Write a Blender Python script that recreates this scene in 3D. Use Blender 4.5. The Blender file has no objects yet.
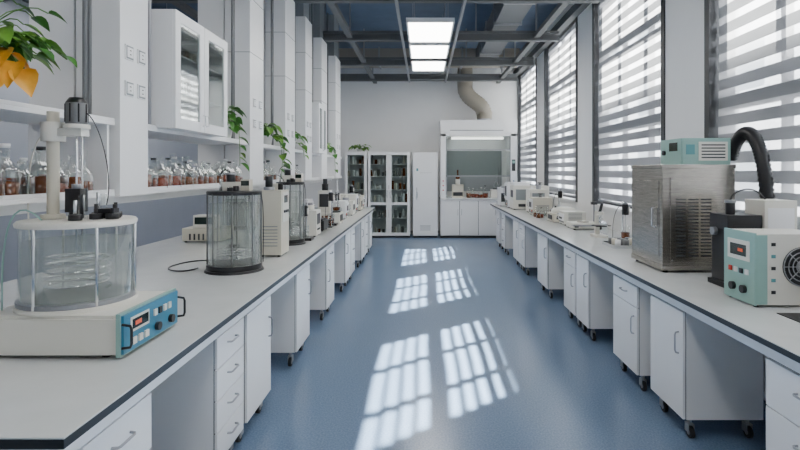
import bpy, bmesh, math, random
from mathutils import Vector, Matrix
random.seed(7)
C = bpy.context.scene.collection
EYE = 1.75
BT = 0.95   # bench top height

# ------------------------------------------------------------ materials
def mat(name,col,rough=0.5,metal=0.0,noise=0.0,scale=20,bump=0.0,spec=0.5,stretch=None,emit=0,coat=0):
    m=bpy.data.materials.new(name); m.use_nodes=True
    nt=m.node_tree; b=nt.nodes['Principled BSDF']
    b.inputs['Base Color'].default_value=col
    b.inputs['Roughness'].default_value=rough
    b.inputs['Metallic'].default_value=metal
    b.inputs['Specular IOR Level'].default_value=spec
    b.inputs['Coat Weight'].default_value=coat
    if emit:
        b.inputs['Emission Color'].default_value=col
        b.inputs['Emission Strength'].default_value=emit
    if noise>0 or bump>0:
        tc=nt.nodes.new('ShaderNodeTexCoord'); mp=nt.nodes.new('ShaderNodeMapping')
        if stretch: mp.inputs['Scale'].default_value=stretch
        n=nt.nodes.new('ShaderNodeTexNoise'); n.inputs['Scale'].default_value=scale
        n.inputs['Detail'].default_value=4
        nt.links.new(tc.outputs['Object'],mp.inputs['Vector']); nt.links.new(mp.outputs['Vector'],n.inputs['Vector'])
        if noise>0:
            r=nt.nodes.new('ShaderNodeValToRGB')
            r.color_ramp.elements[0].position=0.3; r.color_ramp.elements[1].position=0.7
            r.color_ramp.elements[0].color=tuple(c*(1-noise) for c in col[:3])+(1,)
            r.color_ramp.elements[1].color=tuple(min(1,c*(1+noise)) for c in col[:3])+(1,)
            nt.links.new(n.outputs['Fac'],r.inputs['Fac']); nt.links.new(r.outputs['Color'],b.inputs['Base Color'])
        if bump>0:
            bp=nt.nodes.new('ShaderNodeBump'); bp.inputs['Strength'].default_value=bump; bp.inputs['Distance'].default_value=0.01
            nt.links.new(n.outputs['Fac'],bp.inputs['Height']); nt.links.new(bp.outputs['Normal'],b.inputs['Normal'])
    return m
def mix_mat(name,kind,tint,fac,col,rough=0.05,tr_fac=0.5):
    """see-through material: transparent mixed with glossy / diffuse / translucent"""
    m=bpy.data.materials.new(name); m.use_nodes=True; nt=m.node_tree
    for n in list(nt.nodes): nt.nodes.remove(n)
    o=nt.nodes.new('ShaderNodeOutputMaterial'); mx=nt.nodes.new('ShaderNodeMixShader')
    t=nt.nodes.new('ShaderNodeBsdfTransparent'); t.inputs['Color'].default_value=tint
    if kind=='glass':
        g=nt.nodes.new('ShaderNodeBsdfGlossy'); g.inputs['Roughness'].default_value=rough
        g.inputs['Color'].default_value=col
        lw=nt.nodes.new('ShaderNodeLayerWeight'); lw.inputs['Blend'].default_value=fac
        nt.links.new(lw.outputs['Facing'],mx.inputs['Fac'])
        nt.links.new(g.outputs[0],mx.inputs[2])
    else:
        d=nt.nodes.new('ShaderNodeBsdfDiffuse'); d.inputs['Color'].default_value=col
        tr=nt.nodes.new('ShaderNodeBsdfTranslucent'); tr.inputs['Color'].default_value=col
        a=nt.nodes.new('ShaderNodeMixShader'); a.inputs['Fac'].default_value=tr_fac
        nt.links.new(d.outputs[0],a.inputs[1]); nt.links.new(tr.outputs[0],a.inputs[2])
        mx.inputs['Fac'].default_value=fac
        nt.links.new(a.outputs[0],mx.inputs[2])
    nt.links.new(t.outputs[0],mx.inputs[1]); nt.links.new(mx.outputs[0],o.inputs['Surface'])
    return m

WHITE=mat('white_laminate',(0.84,0.84,0.845,1),0.35,noise=0.015,scale=3)
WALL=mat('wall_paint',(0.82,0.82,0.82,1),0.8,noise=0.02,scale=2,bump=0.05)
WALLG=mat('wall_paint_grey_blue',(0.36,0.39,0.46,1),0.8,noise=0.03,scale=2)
CEIL=mat('ceiling_blue_grey',(0.10,0.14,0.21,1),0.8,noise=0.1,scale=2)
BEAM=mat('beam_grey',(0.12,0.125,0.13,1),0.6)
BENCH=mat('bench_top_resin',(0.66,0.68,0.675,1),0.14,noise=0.03,scale=6,spec=0.6)
EDGE=mat('bench_edge_dark',(0.010,0.012,0.015,1),0.45)
GREY=mat('grey_metal',(0.35,0.36,0.38,1),0.35,metal=0.6)
CHROME=mat('chrome',(0.75,0.76,0.78,1),0.15,metal=1)
STEEL=mat('brushed_steel',(0.44,0.41,0.37,1),0.27,metal=1,noise=0.22,scale=9,stretch=(1,1,14),bump=0.08)
BLACK=mat('black_plastic',(0.010,0.010,0.012,1),0.35)
DGREY=mat('dark_grey',(0.03,0.032,0.036,1),0.45)
MGREY=mat('mid_grey',(0.16,0.165,0.17,1),0.45)
SHADE=mat('interior_grey',(0.25,0.27,0.28,1),0.6)
GAP=mat('panel_gap_shadow_board',(0.08,0.085,0.09,1),0.8)
BEIGE=mat('beige_enamel',(0.64,0.60,0.50,1),0.4)
CREAM=mat('cream_enamel',(0.75,0.73,0.66,1),0.35)
TEAL=mat('teal_panel',(0.10,0.30,0.32,1),0.4)
LTEAL=mat('light_teal_panel',(0.28,0.46,0.42,1),0.4)
BLUE=mat('blue_panel',(0.04,0.22,0.36,1),0.4)
SCREEN=mat('display_dark',(0.01,0.02,0.015,1),0.1)
RED=mat('red_plastic',(0.6,0.04,0.02,1),0.4)
LED=mat('display_digits',(0.55,0.08,0.03,1),0.4,emit=0.4)
GLASS=mix_mat('clear_glass','glass',(0.96,0.975,0.97,1),0.22,(0.95,0.97,0.97,1))
CGLASS=mix_mat('cabinet_glass','glass',(0.80,0.83,0.82,1),0.2,(0.85,0.88,0.88,1))
HGLASS=mix_mat('hood_sash_glass','glass',(0.88,0.91,0.89,1),0.15,(0.9,0.92,0.92,1))
PANE=mix_mat('window_glass','glass',(0.95,0.97,0.97,1),0.08,(1,1,1,1))
WATER=mix_mat('bath_liquid','diffuse',(0.96,0.97,0.955,1),0.22,(0.88,0.90,0.87,1))
AMBER=mat('amber_liquid',(0.14,0.04,0.012,1),0.1)
BROWNL=mat('red_brown_liquid',(0.17,0.032,0.012,1),0.15)
SHEER=mix_mat('blind_sheer_fabric','diffuse',(0.9,0.91,0.92,1),0.38,(0.92,0.92,0.94,1))
BAND=mix_mat('blind_band_fabric','diffuse',(0,0,0,1),1.0,(0.20,0.205,0.215,1),tr_fac=0.22)
LEAF=mat('pothos_leaf',(0.05,0.18,0.025,1),0.35,noise=0.35,scale=12)
LEAFL=mat('pothos_leaf_light',(0.14,0.32,0.04,1),0.35,noise=0.3,scale=12)
LEAFY=mat('pothos_leaf_yellow',(0.80,0.38,0.03,1),0.45,noise=0.2,scale=12)
STEM=mat('plant_stem',(0.10,0.22,0.05,1),0.5)
POT=mat('plant_pot',(0.70,0.70,0.68,1),0.4)
SOIL=mat('soil',(0.04,0.025,0.015,1),0.9)
DUCT=mat('duct_beige_grey',(0.32,0.29,0.24,1),0.5)
LIGHT=mat('led_diffuser',(1,0.98,0.94,1),0.5,emit=13.5)
HFILL=mat('hood_fill_glow',(1,0.98,0.94,1),0.5,emit=4)  # glowing strip added only to brighten the hood interior
FACADE=mat('facade_render',(0.80,0.76,0.74,1),0.9,noise=0.05,scale=1)
PAVE=mat('paving',(0.5,0.49,0.47,1),0.9,noise=0.1,scale=2)
RUB=mat('rubber',(0.02,0.02,0.02,1),0.7)

# blue speckled vinyl floor
FLOOR=bpy.data.materials.new('blue_vinyl_floor'); FLOOR.use_nodes=True
nt=FLOOR.node_tree; b=nt.nodes['Principled BSDF']
tc=nt.nodes.new('ShaderNodeTexCoord'); n1=nt.nodes.new('ShaderNodeTexNoise'); n1.inputs['Scale'].default_value=80; n1.inputs['Detail'].default_value=3
n2=nt.nodes.new('ShaderNodeTexNoise'); n2.inputs['Scale'].default_value=1.3; n2.inputs['Detail'].default_value=5
r1=nt.nodes.new('ShaderNodeValToRGB'); r1.color_ramp.elements[0].position=0.35; r1.color_ramp.elements[1].position=0.68
r1.color_ramp.elements[0].color=(0.120,0.182,0.29,1); r1.color_ramp.elements[1].color=(0.175,0.248,0.36,1)
nt.links.new(tc.outputs['Object'],n1.inputs['Vector']); nt.links.new(tc.outputs['Object'],n2.inputs['Vector'])
nt.links.new(n1.outputs['Fac'],r1.inputs['Fac'])
nt.links.new(r1.outputs['Color'],b.inputs['Base Color'])
mr=nt.nodes.new('ShaderNodeMapRange'); mr.inputs['To Min'].default_value=0.2; mr.inputs['To Max'].default_value=0.3
nt.links.new(n2.outputs['Fac'],mr.inputs['Value']); nt.links.new(mr.outputs['Result'],b.inputs['Roughness'])

# ------------------------------------------------------------ mesh builder
class O:
    def __init__(s,name): s.name=name; s.bm=bmesh.new(); s.m=[]
    def mi(s,m):
        if m not in s.m: s.m.append(m)
        return s.m.index(m)
    def box(s,x0,x1,y0,y1,z0,z1,m):
        mat4=Matrix.Translation(((x0+x1)/2,(y0+y1)/2,(z0+z1)/2))@Matrix.Diagonal((abs(x1-x0),abs(y1-y0),abs(z1-z0),1))
        r=bmesh.ops.create_cube(s.bm,size=1,matrix=mat4); i=s.mi(m)
        fs=set(f for v in r['verts'] for f in v.link_faces)
        for f in fs: f.material_index=i
        return r['verts']
    def cyl(s,c,h,r,m,r2=None,axis='z',seg=24,cap=True,M=None):
        R={'z':Matrix.Identity(4),'x':Matrix.Rotation(math.pi/2,4,'Y'),'y':Matrix.Rotation(-math.pi/2,4,'X')}[axis]
        T=Matrix.Translation(Vector(c))@(M if M else R)@Matrix.Translation((0,0,h/2))
        q=bmesh.ops.create_cone(s.bm,cap_ends=cap,cap_tris=False,segments=seg,radius1=r,radius2=r if r2 is None else r2,depth=abs(h),matrix=T)
        i=s.mi(m)
        for f in set(f for v in q['verts'] for f in v.link_faces):
            f.material_index=i
            if len(f.verts)==4: f.smooth=True
    def lathe(s,c,prof,m,seg=28):
        i=s.mi(m); rings=[]
        for (r,z) in prof:
            if r<1e-5: rings.append([s.bm.verts.new((c[0],c[1],c[2]+z))])
            else: rings.append([s.bm.verts.new((c[0]+r*math.cos(2*math.pi*k/seg),c[1]+r*math.sin(2*math.pi*k/seg),c[2]+z)) for k in range(seg)])
        for a,b_ in zip(rings,rings[1:]):
            for k in range(seg):
                k2=(k+1)%seg
                if len(a)==1 and len(b_)==1: continue
                if len(a)==1: f=s.bm.faces.new((a[0],b_[k],b_[k2]))
                elif len(b_)==1: f=s.bm.faces.new((a[k],a[k2],b_[0]))
                else: f=s.bm.faces.new((a[k],a[k2],b_[k2],b_[k]))
                f.material_index=i; f.smooth=True
    def tube(s,pts,r,m,seg=8,rings=None):
        pts=[Vector(p) for p in pts]; i=s.mi(m); prev=None; R=[]
        up=Vector((0.13,0.21,1)).normalized()
        for k,p in enumerate(pts):
            d=(pts[min(k+1,len(pts)-1)]-pts[max(k-1,0)])
            if d.length<1e-7: d=Vector((0,0,1))
            d.normalize()
            if prev is None:
                a=d.cross(up)
                if a.length<0.15: a=d.cross(Vector((1,0,0)))
                a.normalize()
            else:
                a=prev-d*prev.dot(d); a.normalize()
            prev=a; b_=d.cross(a); rr=r if not callable(r) else r(k)
            R.append([s.bm.verts.new(p+a*rr*math.cos(2*math.pi*j/seg)+b_*rr*math.sin(2*math.pi*j/seg)) for j in range(seg)])
        for u,v in zip(R,R[1:]):
            for j in range(seg):
                f=s.bm.faces.new((u[j],u[(j+1)%seg],v[(j+1)%seg],v[j])); f.material_index=i; f.smooth=True
        for e in (R[0],R[-1]):
            try: f=s.bm.faces.new(e); f.material_index=i
            except ValueError: pass
    def leaf(s,base,d,L,m,wid=0.36,droop=0.35):
        d=Vector(d).normalized(); side=d.cross(Vector((0,0,1)))
        if side.length<0.1: side=Vector((1,0,0))
        side.normalize(); side=(side+Vector((random.uniform(-.4,.4),random.uniform(-.4,.4),random.uniform(-.4,.4)))).normalized()
        n=side.cross(d).normalized(); side=d.cross(n).normalized()
        prof=[(0,0.02),(0.06,0.6),(0.2,0.95),(0.42,1.0),(0.65,0.75),(0.85,0.35),(1.0,0.02)]
        i=s.mi(m); rows=[]
        for u,w in prof:
            row=[]
            for v in (-1,-0.5,0,0.5,1):
                p=Vector(base)+d*(u*L)+side*(v*w*wid*L)+n*(abs(v)*w*0.12*L-u*u*droop*L)
                row.append(s.bm.verts.new(p))
            rows.append(row)
        for a,b_ in zip(rows,rows[1:]):
            for k in range(4):
                f=s.bm.faces.new((a[k],a[k+1],b_[k+1],b_[k])); f.material_index=i; f.smooth=True
    def done(s,bevel=0.0,solid=0,parent=None,seg=2):
        bm=s.bm
        xs=[v.co.x for v in bm.verts]; ys=[v.co.y for v in bm.verts]; zs=[v.co.z for v in bm.verts]
        c=Vector(((min(xs)+max(xs))/2,(min(ys)+max(ys))/2,min(zs)))
        bmesh.ops.translate(bm,verts=bm.verts,vec=-c)
        me=bpy.data.meshes.new(s.name); bm.to_mesh(me); bm.free()
        for m in s.m: me.materials.append(m)
        ob=bpy.data.objects.new(s.name,me); C.objects.link(ob); ob.location=c
        if bevel:
            md=ob.modifiers.new('bevel','BEVEL'); md.width=bevel; md.segments=seg; md.limit_method='ANGLE'; md.angle_limit=math.radians(50)
        if parent: ob.parent=parent
        return ob
def bez(p0,p1,p2,p3,n=14):
    p0,p1,p2,p3=map(Vector,(p0,p1,p2,p3)); out=[]
    for k in range(n+1):
        t=k/n; out.append(p0*(1-t)**3+p1*3*t*(1-t)**2+p2*3*t*t*(1-t)+p3*t**3)
    return out
def empty(name):
    e=bpy.data.objects.new(name,None); C.objects.link(e); return e

# ------------------------------------------------------------ room shell
XL,XR,Y0,Y1,ZC=-5.6,2.6,-3.2,14.4,4.95
o=O('floor'); o.box(XL-.2,XR+.3,Y0-.2,Y1+.2,-.1,0,FLOOR); o.done()
o=O('ceiling'); o.box(XL-.2,XR+.3,Y0-.2,Y1+.2,ZC,ZC+.2,CEIL); o.done()
o=O('wall_back'); o.box(XL-.2,XR+.3,Y1,Y1+.2,0,ZC,WALL); o.done()
o=O('wall_front'); o.box(XL-.2,XR+.3,Y0-.2,Y0,0,ZC,WALL); o.done()
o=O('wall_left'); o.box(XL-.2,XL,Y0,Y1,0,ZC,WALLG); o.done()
o=O('baseboard_back'); o.box(XL,XR,Y1-.015,Y1,0,.1,GREY); o.done()
WS=[-3.95,-0.75,2.45,5.65,8.85,12.05]; WW=2.3; ZB,ZT=1.22,4.48
o=O('wall_right')
o.box(XR,XR+.28,Y0,Y1,0,ZB,WALL); o.box(XR,XR+.28,Y0,Y1,ZT,ZC,WALL)
prev=Y0
for w in WS[1:]:
    o.box(XR,XR+.28,prev,w,ZB,ZT,WALL); prev=w+WW
o.box(XR,XR+.28,prev,Y1,ZB,ZT,WALL)
o.done()
for k,w in enumerate(WS[1:]):
    o=O('window_%d'%(k+1))
    X=XR+.14
    o.box(X,X+.07,w,w+.06,ZB,ZT,DGREY); o.box(X,X+.07,w+WW-.06,w+WW,ZB,ZT,DGREY)
    o.box(X,X+.07,w+.06,w+WW-.06,ZB,ZB+.06,DGREY); o.box(X,X+.07,w+.06,w+WW-.06,ZT-.06,ZT,DGREY)
    for f in (.30,.66): o.box(X+.005,X+.065,w+WW*f-.03,w+WW*f+.03,ZB+.06,ZT-.06,DGREY)
    for zz in (3.52,2.3): o.box(X+.005,X+.065,w+.06,w+WW-.06,zz,zz+.13,DGREY)
    o.box(X+.03,X+.036,w+.06,w+WW-.06,ZB+.06,ZT-.06,PANE)
    o.done()
    o=O('trim_%d'%(k+1))
    for a,b_ in ((w-.05,w+.03),(w+WW-.03,w+WW+.05)):
        o.box(XR-.014,XR+.002,a,b_,ZB,ZT,DGREY)
    o.box(XR+.002,XR+.14,w,w+.03,ZB,ZT,DGREY); o.box(XR+.002,XR+.14,w+WW-.03,w+WW,ZB,ZT,DGREY)
    o.box(XR-.05,XR+.14,w+.03,w+WW-.03,ZB,ZB+.03,WHITE)
    o.done()
    o=O('zebra_blind')
    X=XR+.06; zb=ZB+.10
    o.box(X-.05,X+.05,w+.04,w+WW-.04,ZT-.12,ZT-.01,DGREY)
    i1=o.mi(BAND); i2=o.mi(SHEER); z=ZT-.12
    strips=[]
    while z>zb:
        a=max(z-.096,zb); strips.append((z,a,i1)); z=a
        if z<=zb: break
        a=max(z-.067,zb); strips.append((z,a,i2)); z=a
    NY=10
    def vv(yy,zz): return o.bm.verts.new((X+.006*math.sin(yy*3.1+zz*2),yy,zz))
    row=[vv(w+.05+(WW-.1)*j/NY,ZT-.12) for j in range(NY+1)]
    for (za,zb2,ii) in strips:
        nr=[vv(w+.05+(WW-.1)*j/NY,zb2) for j in range(NY+1)]
        for j in range(NY):
            f=o.bm.faces.new((row[j],row[j+1],nr[j+1],nr[j])); f.material_index=ii
        row=nr
    o.box(X-.015,X+.015,w+.05,w+WW-.05,zb-.025,zb,GREY)
    o.tube([(X-.045,w+.09,ZT-.1),(X-.045,w+.09,1.6)],.004,WHITE,6)
    o.done()
o=O('trim_pelmet'); o.box(2.47,2.598,Y0,Y1,4.36,4.5,BEAM); o.done()

# exterior: yard, and a building added to block sun through the lower windows
o=O('sun_block_building')
o.box(10.6,16,-22,40,0,13.4,FACADE)
for yy in range(-20,40,4):
    for zz in (1,4.4,7.8,11.0):
        o.box(10.56,10.6,yy,yy+.12,zz,zz+1.9,WHITE); o.box(10.56,10.6,yy+1.7,yy+1.82,zz,zz+1.9,WHITE)
        o.box(10.58,10.6,yy+.12,yy+1.7,zz,zz+1.9,SHADE); o.box(10.5,10.6,yy-.05,yy+1.9,zz-.1,zz,WHITE)
o.done()
o=O('courtyard_ground'); o.box(2.92,16,-22,40,-.2,-.02,PAVE); o.done()

# ceiling steel grid
o=O('ceiling_steel_grid')
for y in (-1.5,.7,2.9,5.1,7.3,9.5,11.7,13.7):
    o.box(XL,2.46,y-.05,y+.05,4.12,4.17,BEAM); o.box(XL,2.46,y-.05,y+.05,4.25,4.30,BEAM); o.box(XL,2.46,y-.008,y+.008,4.17,4.25,BEAM)
for x in (-3.6,-1.35,2.05):
    o.box(x-.05,x+.05,Y0,Y1,4.17,4.25,BEAM)
for x in (-3.6,-1.35,.95,2.05):
    for y in (.7,2.9,5.1,7.3,9.5,11.7,13.7): o.box(x-.015,x+.015,y-.015,y+.015,4.3,ZC,GREY)
o.done()
o=O('ventilation_duct')
o.box(-3.2,2.3,12.5,12.95,4.32,4.7,DUCT)
for k in range(6): o.box(-3.1+k*1.0,-3.06+k*1.0,12.47,12.98,4.29,4.73,GREY)
o.box(1.25,1.7,3,12.5,4.35,4.7,MGREY)
for k in range(8): o.box(1.22,1.73,3.4+k*1.15,3.44+k*1.15,4.32,4.73,GREY)
o.done(.006)

# LED light trays
def light(x0,x1,y0,y1,z=4.08):
    o=O('ceiling_light_panel')
    o.box(x0,x1,y0,y1,z+.01,z+.06,WHITE)
    o.box(x0+.03,x1-.03,y0+.03,y1-.03,z+.004,z+.012,LIGHT)
    for x in (x0,x1-.03): o.box(x,x+.03,y0,y1,z-.01,z+.05,WHITE)
    for y in (y0,y1-.03): o.box(x0,x1,y,y+.03,z-.01,z+.05,WHITE)
    for x in (x0+.1,x1-.1):
        for y in (y0+.1,y1-.1): o.cyl((x,y,z+.05),ZC-z-.05,.004,GREY,seg=6)
    o.done()
for (a,b_) in ((8.1,9.4),(9.6,10.75),(11.0,12.1),(4.4,5.8),(1.4,2.8),(-1.8,-.4)): light(-.28,.48,a,b_)  # nearer panels lie out of view, added for room fill
for a in (0,3.2,6.4,9.6): light(-4.9,-4.1,a,a+1.4)  # unseen left row, added to light the room
o=O('light_track_rail')
for x in (-.38,.56): o.box(x-.02,x+.02,-2,13.6,4.06,4.12,GREY)
for y in (-1.5,.7,2.9,5.1,7.3,9.5,11.7,13.5): o.box(-.38,.56,y-.015,y+.015,4.12,4.14,GREY)
o.done()

# ------------------------------------------------------------ benches
def bench(name,x0,x1,y0,y1,front):
    o=O(name)
    o.box(x0,x1,y0,y1,BT-.006,BT,BENCH)
    o.box(x0,x1,y0,y1,BT-.036,BT-.006,EDGE)
    if front>0: xs=(x1-.06,x1-.035)
    else: xs=(x0+.035,x0+.06)
    o.box(xs[0],xs[1],y0+.03,y1-.03,BT-.10,BT-.036,WHITE)
    o.box(x0+.04,x1-.04,y0+.03,y0+.055,BT-.10,BT-.036,WHITE)
    o.box(x0+.04,x1-.04,y1-.055,y1-.03,BT-.10,BT-.036,WHITE)
    return o
o=bench('island_lab_bench',-3.02,-1.08,1.56,11.5,1)
o.box(-3.0,-2.97,1.6,11.46,BT-.10,BT-.036,WHITE)
o.box(-2.06,-2.03,1.9,11.3,.12,BT-.036,WHITE)
for y in (1.62,4.2,5.7,7.1,9.2,11.35):
    for x in (-1.72,-2.4): o.box(x-.02,x+.02,y,y+.05,.0,BT-.036,WHITE)
    o.box(-2.98,-1.15,y,y+.05,BT-.09,BT-.04,WHITE); o.box(-2.7,-1.7,y,y+.05,.0,.04,WHITE)
o.done(.002)
o=bench('side_lab_bench',1.63,2.585,.6,12.8,-1)
o.box(2.5,2.52,.7,12.7,.1,BT-.036,WHITE)
for y in (.65,3.0,4.8,6.6,8.4,10.3,12.7):
    o.box(2.3,2.35,y,y+.05,0,BT-.036,WHITE); o.box(1.7,2.5,y,y+.05,BT-.09,BT-.04,WHITE)
o.done(.002)

def pedestal(side,y0,y1,kind,hinge=1):
    o=O('mobile_pedestal_cabinet'); g=.006
    xf=-1.13 if side<0 else 1.68; D=.52; s=side
    zb,zt=.135,.835
    def bx(a,b_,ya,yb,za,zz,m):
        X=sorted((xf+s*a,xf+s*b_)); o.box(X[0],X[1],ya,yb,za,zz,m)
    bx(.021,D,y0,y1,zb,zt,WHITE)
    bx(.0165,.021,y0+.002,y1-.002,zb+.002,zt-.002,GAP)
    def handle_h(yc,z):
        P=[(xf+s*.002,yc-.06,z),(xf-s*.02,yc-.056,z),(xf-s*.026,yc-.045,z),(xf-s*.026,yc+.045,z),(xf-s*.02,yc+.056,z),(xf+s*.002,yc+.06,z)]
        o.tube(P,.0055,GREY)
    def handle_v(y,zc):
        P=[(xf+s*.002,y,zc-.07),(xf-s*.02,y,zc-.066),(xf-s*.026,y,zc-.05),(xf-s*.026,y,zc+.05),(xf-s*.02,y,zc+.066),(xf+s*.002,y,zc+.07)]
        o.tube(P,.0055,GREY)
    if kind=='3' or kind=='4':
        n=int(kind); h=(zt-zb)/n
        for k in range(n):
            bx(0,.0165,y0+g/2,y1-g/2,zb+k*h+g/2,zb+(k+1)*h-g/2,WHITE); handle_h((y0+y1)/2,zb+(k+.62)*h)
    elif kind=='d':
        bx(0,.0165,y0+g/2,y1-g/2,zb+g/2,zt-g/2,WHITE); handle_v(y0+.06 if hinge>0 else y1-.06,.62)
    elif kind=='dd':
        h=.17
        bx(0,.0165,y0+g/2,y1-g/2,zt-h+g/2,zt-g/2,WHITE); handle_h((y0+y1)/2,zt-h*.45)
        bx(0,.0165,y0+g/2,y1-g/2,zb+g/2,zt-h-g/2,WHITE); handle_v(y0+.06 if hinge>0 else y1-.06,.52)
    for dx in (.07,D-.07):
        for y in (y0+.06,y1-.06):
            x=xf+s*dx
            o.box(x-.03,x+.03,y-.03,y+.03,zb-.008,zb,GREY)
            o.cyl((x,y,.085),.045,.014,GREY,seg=10)
            o.box(x-.02,x-.015,y-.03,y+.025,.035,.09,GREY); o.box(x+.015,x+.02,y-.03,y+.025,.035,.09,GREY); o.box(x-.02,x+.02,y-.03,y+.025,.085,.092,GREY)
            o.cyl((x-.013,y-.015,.038),.026,.038,RUB,axis='x',seg=18)
            o.cyl((x-.016,y-.015,.038),.032,.018,GREY,axis='x',seg=12)
    o.done(.002)
for a,b_,k,h in ((1.72,2.16,'3',1),(2.84,3.26,'4',1),(3.32,3.84,'d',-1),(4.62,5.14,'d',-1),(6.05,6.55,'dd',1),(7.5,8.0,'d',1),(8.05,8.5,'3',1),(9.4,9.9,'d',1),(9.95,10.4,'3',1),(10.85,11.3,'d',1)):
    pedestal(-1,a,b_,k,h)
for a,b_,k,h in ((2.0,2.56,'3',1),(3.37,3.86,'d',1),(4.1,4.62,'dd',1),(5.32,5.74,'d',1),(5.79,6.25,'dd',1),(7.1,7.7,'d',1),(8.7,9.2,'dd',1),(9.25,9.8,'d',1),(10.8,11.25,'3',1),(11.6,12.1,'d',1)):
    pedestal(1,a,b_,k,h)

# ------------------------------------------------------------ suspended service columns and shelves
rack=empty('suspended_service_shelf')
COLS=[(3.08,.31),(5.38,.45),(6.75,.5),(7.9,.45),(9.15,.5),(10.6,.6)]
for k,(y,l) in enumerate(COLS):
    o=O('service_column_%d'%(k+1))
    o.box(-2.06,-1.80,y,y+l,1.60,4.1,WHITE); o.box(-2.34,-2.075,y,y+l,1.60,4.1,WHITE)
    o.box(-2.30,-1.84,y+.04,y+l-.04,4.1,ZC,SHADE)
    for zc in (2.98,3.55): o.box(-2.062,-1.798,y-.002,y+l+.002,zc,zc+.006,SHADE)
    for zc in (2.25,2.47):
        for f in (.28,.72):
            yc=y+l*f
            o.box(-1.80,-1.79,yc-.043,yc+.043,zc-.045,zc+.045,WHITE)
            o.box(-1.7905,-1.7895,yc-.038,yc+.038,zc-.04,zc+.04,SHADE)
            o.box(-1.79,-1.786,yc-.03,yc+.03,zc-.03,zc+.03,WHITE)
            for dz in (-.012,.012): o.box(-1.7865,-1.785,yc-.008,yc+.008,zc+dz-.003,zc+dz+.003,DGREY)
    for dy in (-.09,-.05): o.cyl((-1.95,y+dy,2.05),ZC-2.05,.013,MGREY,seg=10)
    o.cyl((-1.88,y+l+.07,2.05),ZC-2.05,.018,MGREY,seg=10); o.cyl((-1.86,y+l+.13,2.05),ZC-2.05,.012,GREY,seg=10)
    o.done(.004,parent=rack)
o=O('shelf_boards')
ys=[1.3]+[v for y,l in COLS for v in (y,y+l)]+[11.6]
for zz,t in ((1.60,.022),(2.02,.022)):
    for k in range(0,len(ys),2):
        o.box(-2.30,-1.83,ys[k],ys[k+1],zz,zz+t,WHITE)
        o.box(-1.84,-1.832,ys[k],ys[k+1],zz+t,zz+t+.02,WHITE)
for y in (1.32,3.02):
    o.box(-2.3,-1.84,y,y+.02,1.62,2.02,WHITE)
o.box(-2.08,-2.06,1.3,11.6,1.53,1.60,WHITE)
o.done(.002,parent=rack)

def hang_cab(y0,y1):
    o=O('glass_wall_cabinet'); z0,z1=2.045,2.86; x0,x1=-2.2,-1.70
    o.box(x0,x1-.02,y0,y0+.02,z0,z1,WHITE); o.box(x0,x1-.02,y1-.02,y1,z0,z1,WHITE)
    o.box(x0,x1-.02,y0+.02,y1-.02,z0,z0+.02,WHITE); o.box(x0,x1-.02,y0+.02,y1-.02,z1-.02,z1,WHITE)
    o.box(x0,x0+.02,y0+.02,y1-.02,z0+.02,z1-.02,WHITE)
    for zz in (2.3,2.57): o.box(x0+.02,x1-.04,y0+.02,y1-.02,zz,zz+.012,WHITE)
    ym=(y0+y1)/2
    for a,b_ in ((y0,ym-.003),(ym+.003,y1)):
        f=.075
        o.box(x1-.02,x1,a,a+f,z0,z1,WHITE); o.box(x1-.02,x1,b_-f,b_,z0,z1,WHITE)
        o.box(x1-.02,x1,a+f,b_-f,z0,z0+f,WHITE); o.box(x1-.02,x1,a+f,b_-f,z1-f,z1,WHITE)
        o.box(x1-.012,x1-.008,a+f,b_-f,z0+f,z1-f,CGLASS)
    for y in (ym-.03,ym+.03): o.tube([(x1,y,z0+.05),(x1+.02,y,z0+.055),(x1+.02,y,z0+.125),(x1,y,z0+.13)],.004,CHROME)
    for zz in (2.065,2.312,2.582):
        y=y0+.08
        while y<y1-.08:
            h=random.uniform(.1,.17); o.cyl((x1-random.uniform(.15,.3),y,zz),h,.03,random.choice((MGREY,BEIGE,AMBER,SHADE)),seg=10); y+=.085
    o.done(.003)
hang_cab(3.56,4.50); hang_cab(8.42,9.1)

# reagent bottles on the shelves
def flask(o,x,y,z,h,liq):
    r=h*.26
    o.lathe((x,y,z),[(0,0),(r*.9,0),(r,.01),(r,h*.5),(r*.85,h*.6),(r*.3,h*.74),(r*.28,h*.92),(r*.36,h*.93),(r*.36,h)],GLASS,12)
    o.lathe((x,y,z+.002),[(0,0),(r*.88,0),(r*.95,.01),(r*.95,h*random.uniform(.28,.45)),(0,h*.45*.8)],liq,12)
    if random.random()<.6: o.cyl((x,y,z+h*.97),h*.08,r*.34,random.choice((GLASS,WHITE,DGREY)),seg=10)
for (a,b_) in ((1.36,3.0),(3.45,5.34),(5.95,6.65),(7.35,7.8)):
    o=O('reagent_bottles'); y=a+.05
    while y<b_-.03:
        for x in (-1.89,-1.99,-2.14,-2.24):
            if random.random()<.95: flask(o,x+random.uniform(-.01,.01),y+random.uniform(-.008,.008),1.622,random.uniform(.17,.25),random.choice((AMBER,BROWNL,AMBER,AMBER,WATER)))
        y+=.105
    o.done()

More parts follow.
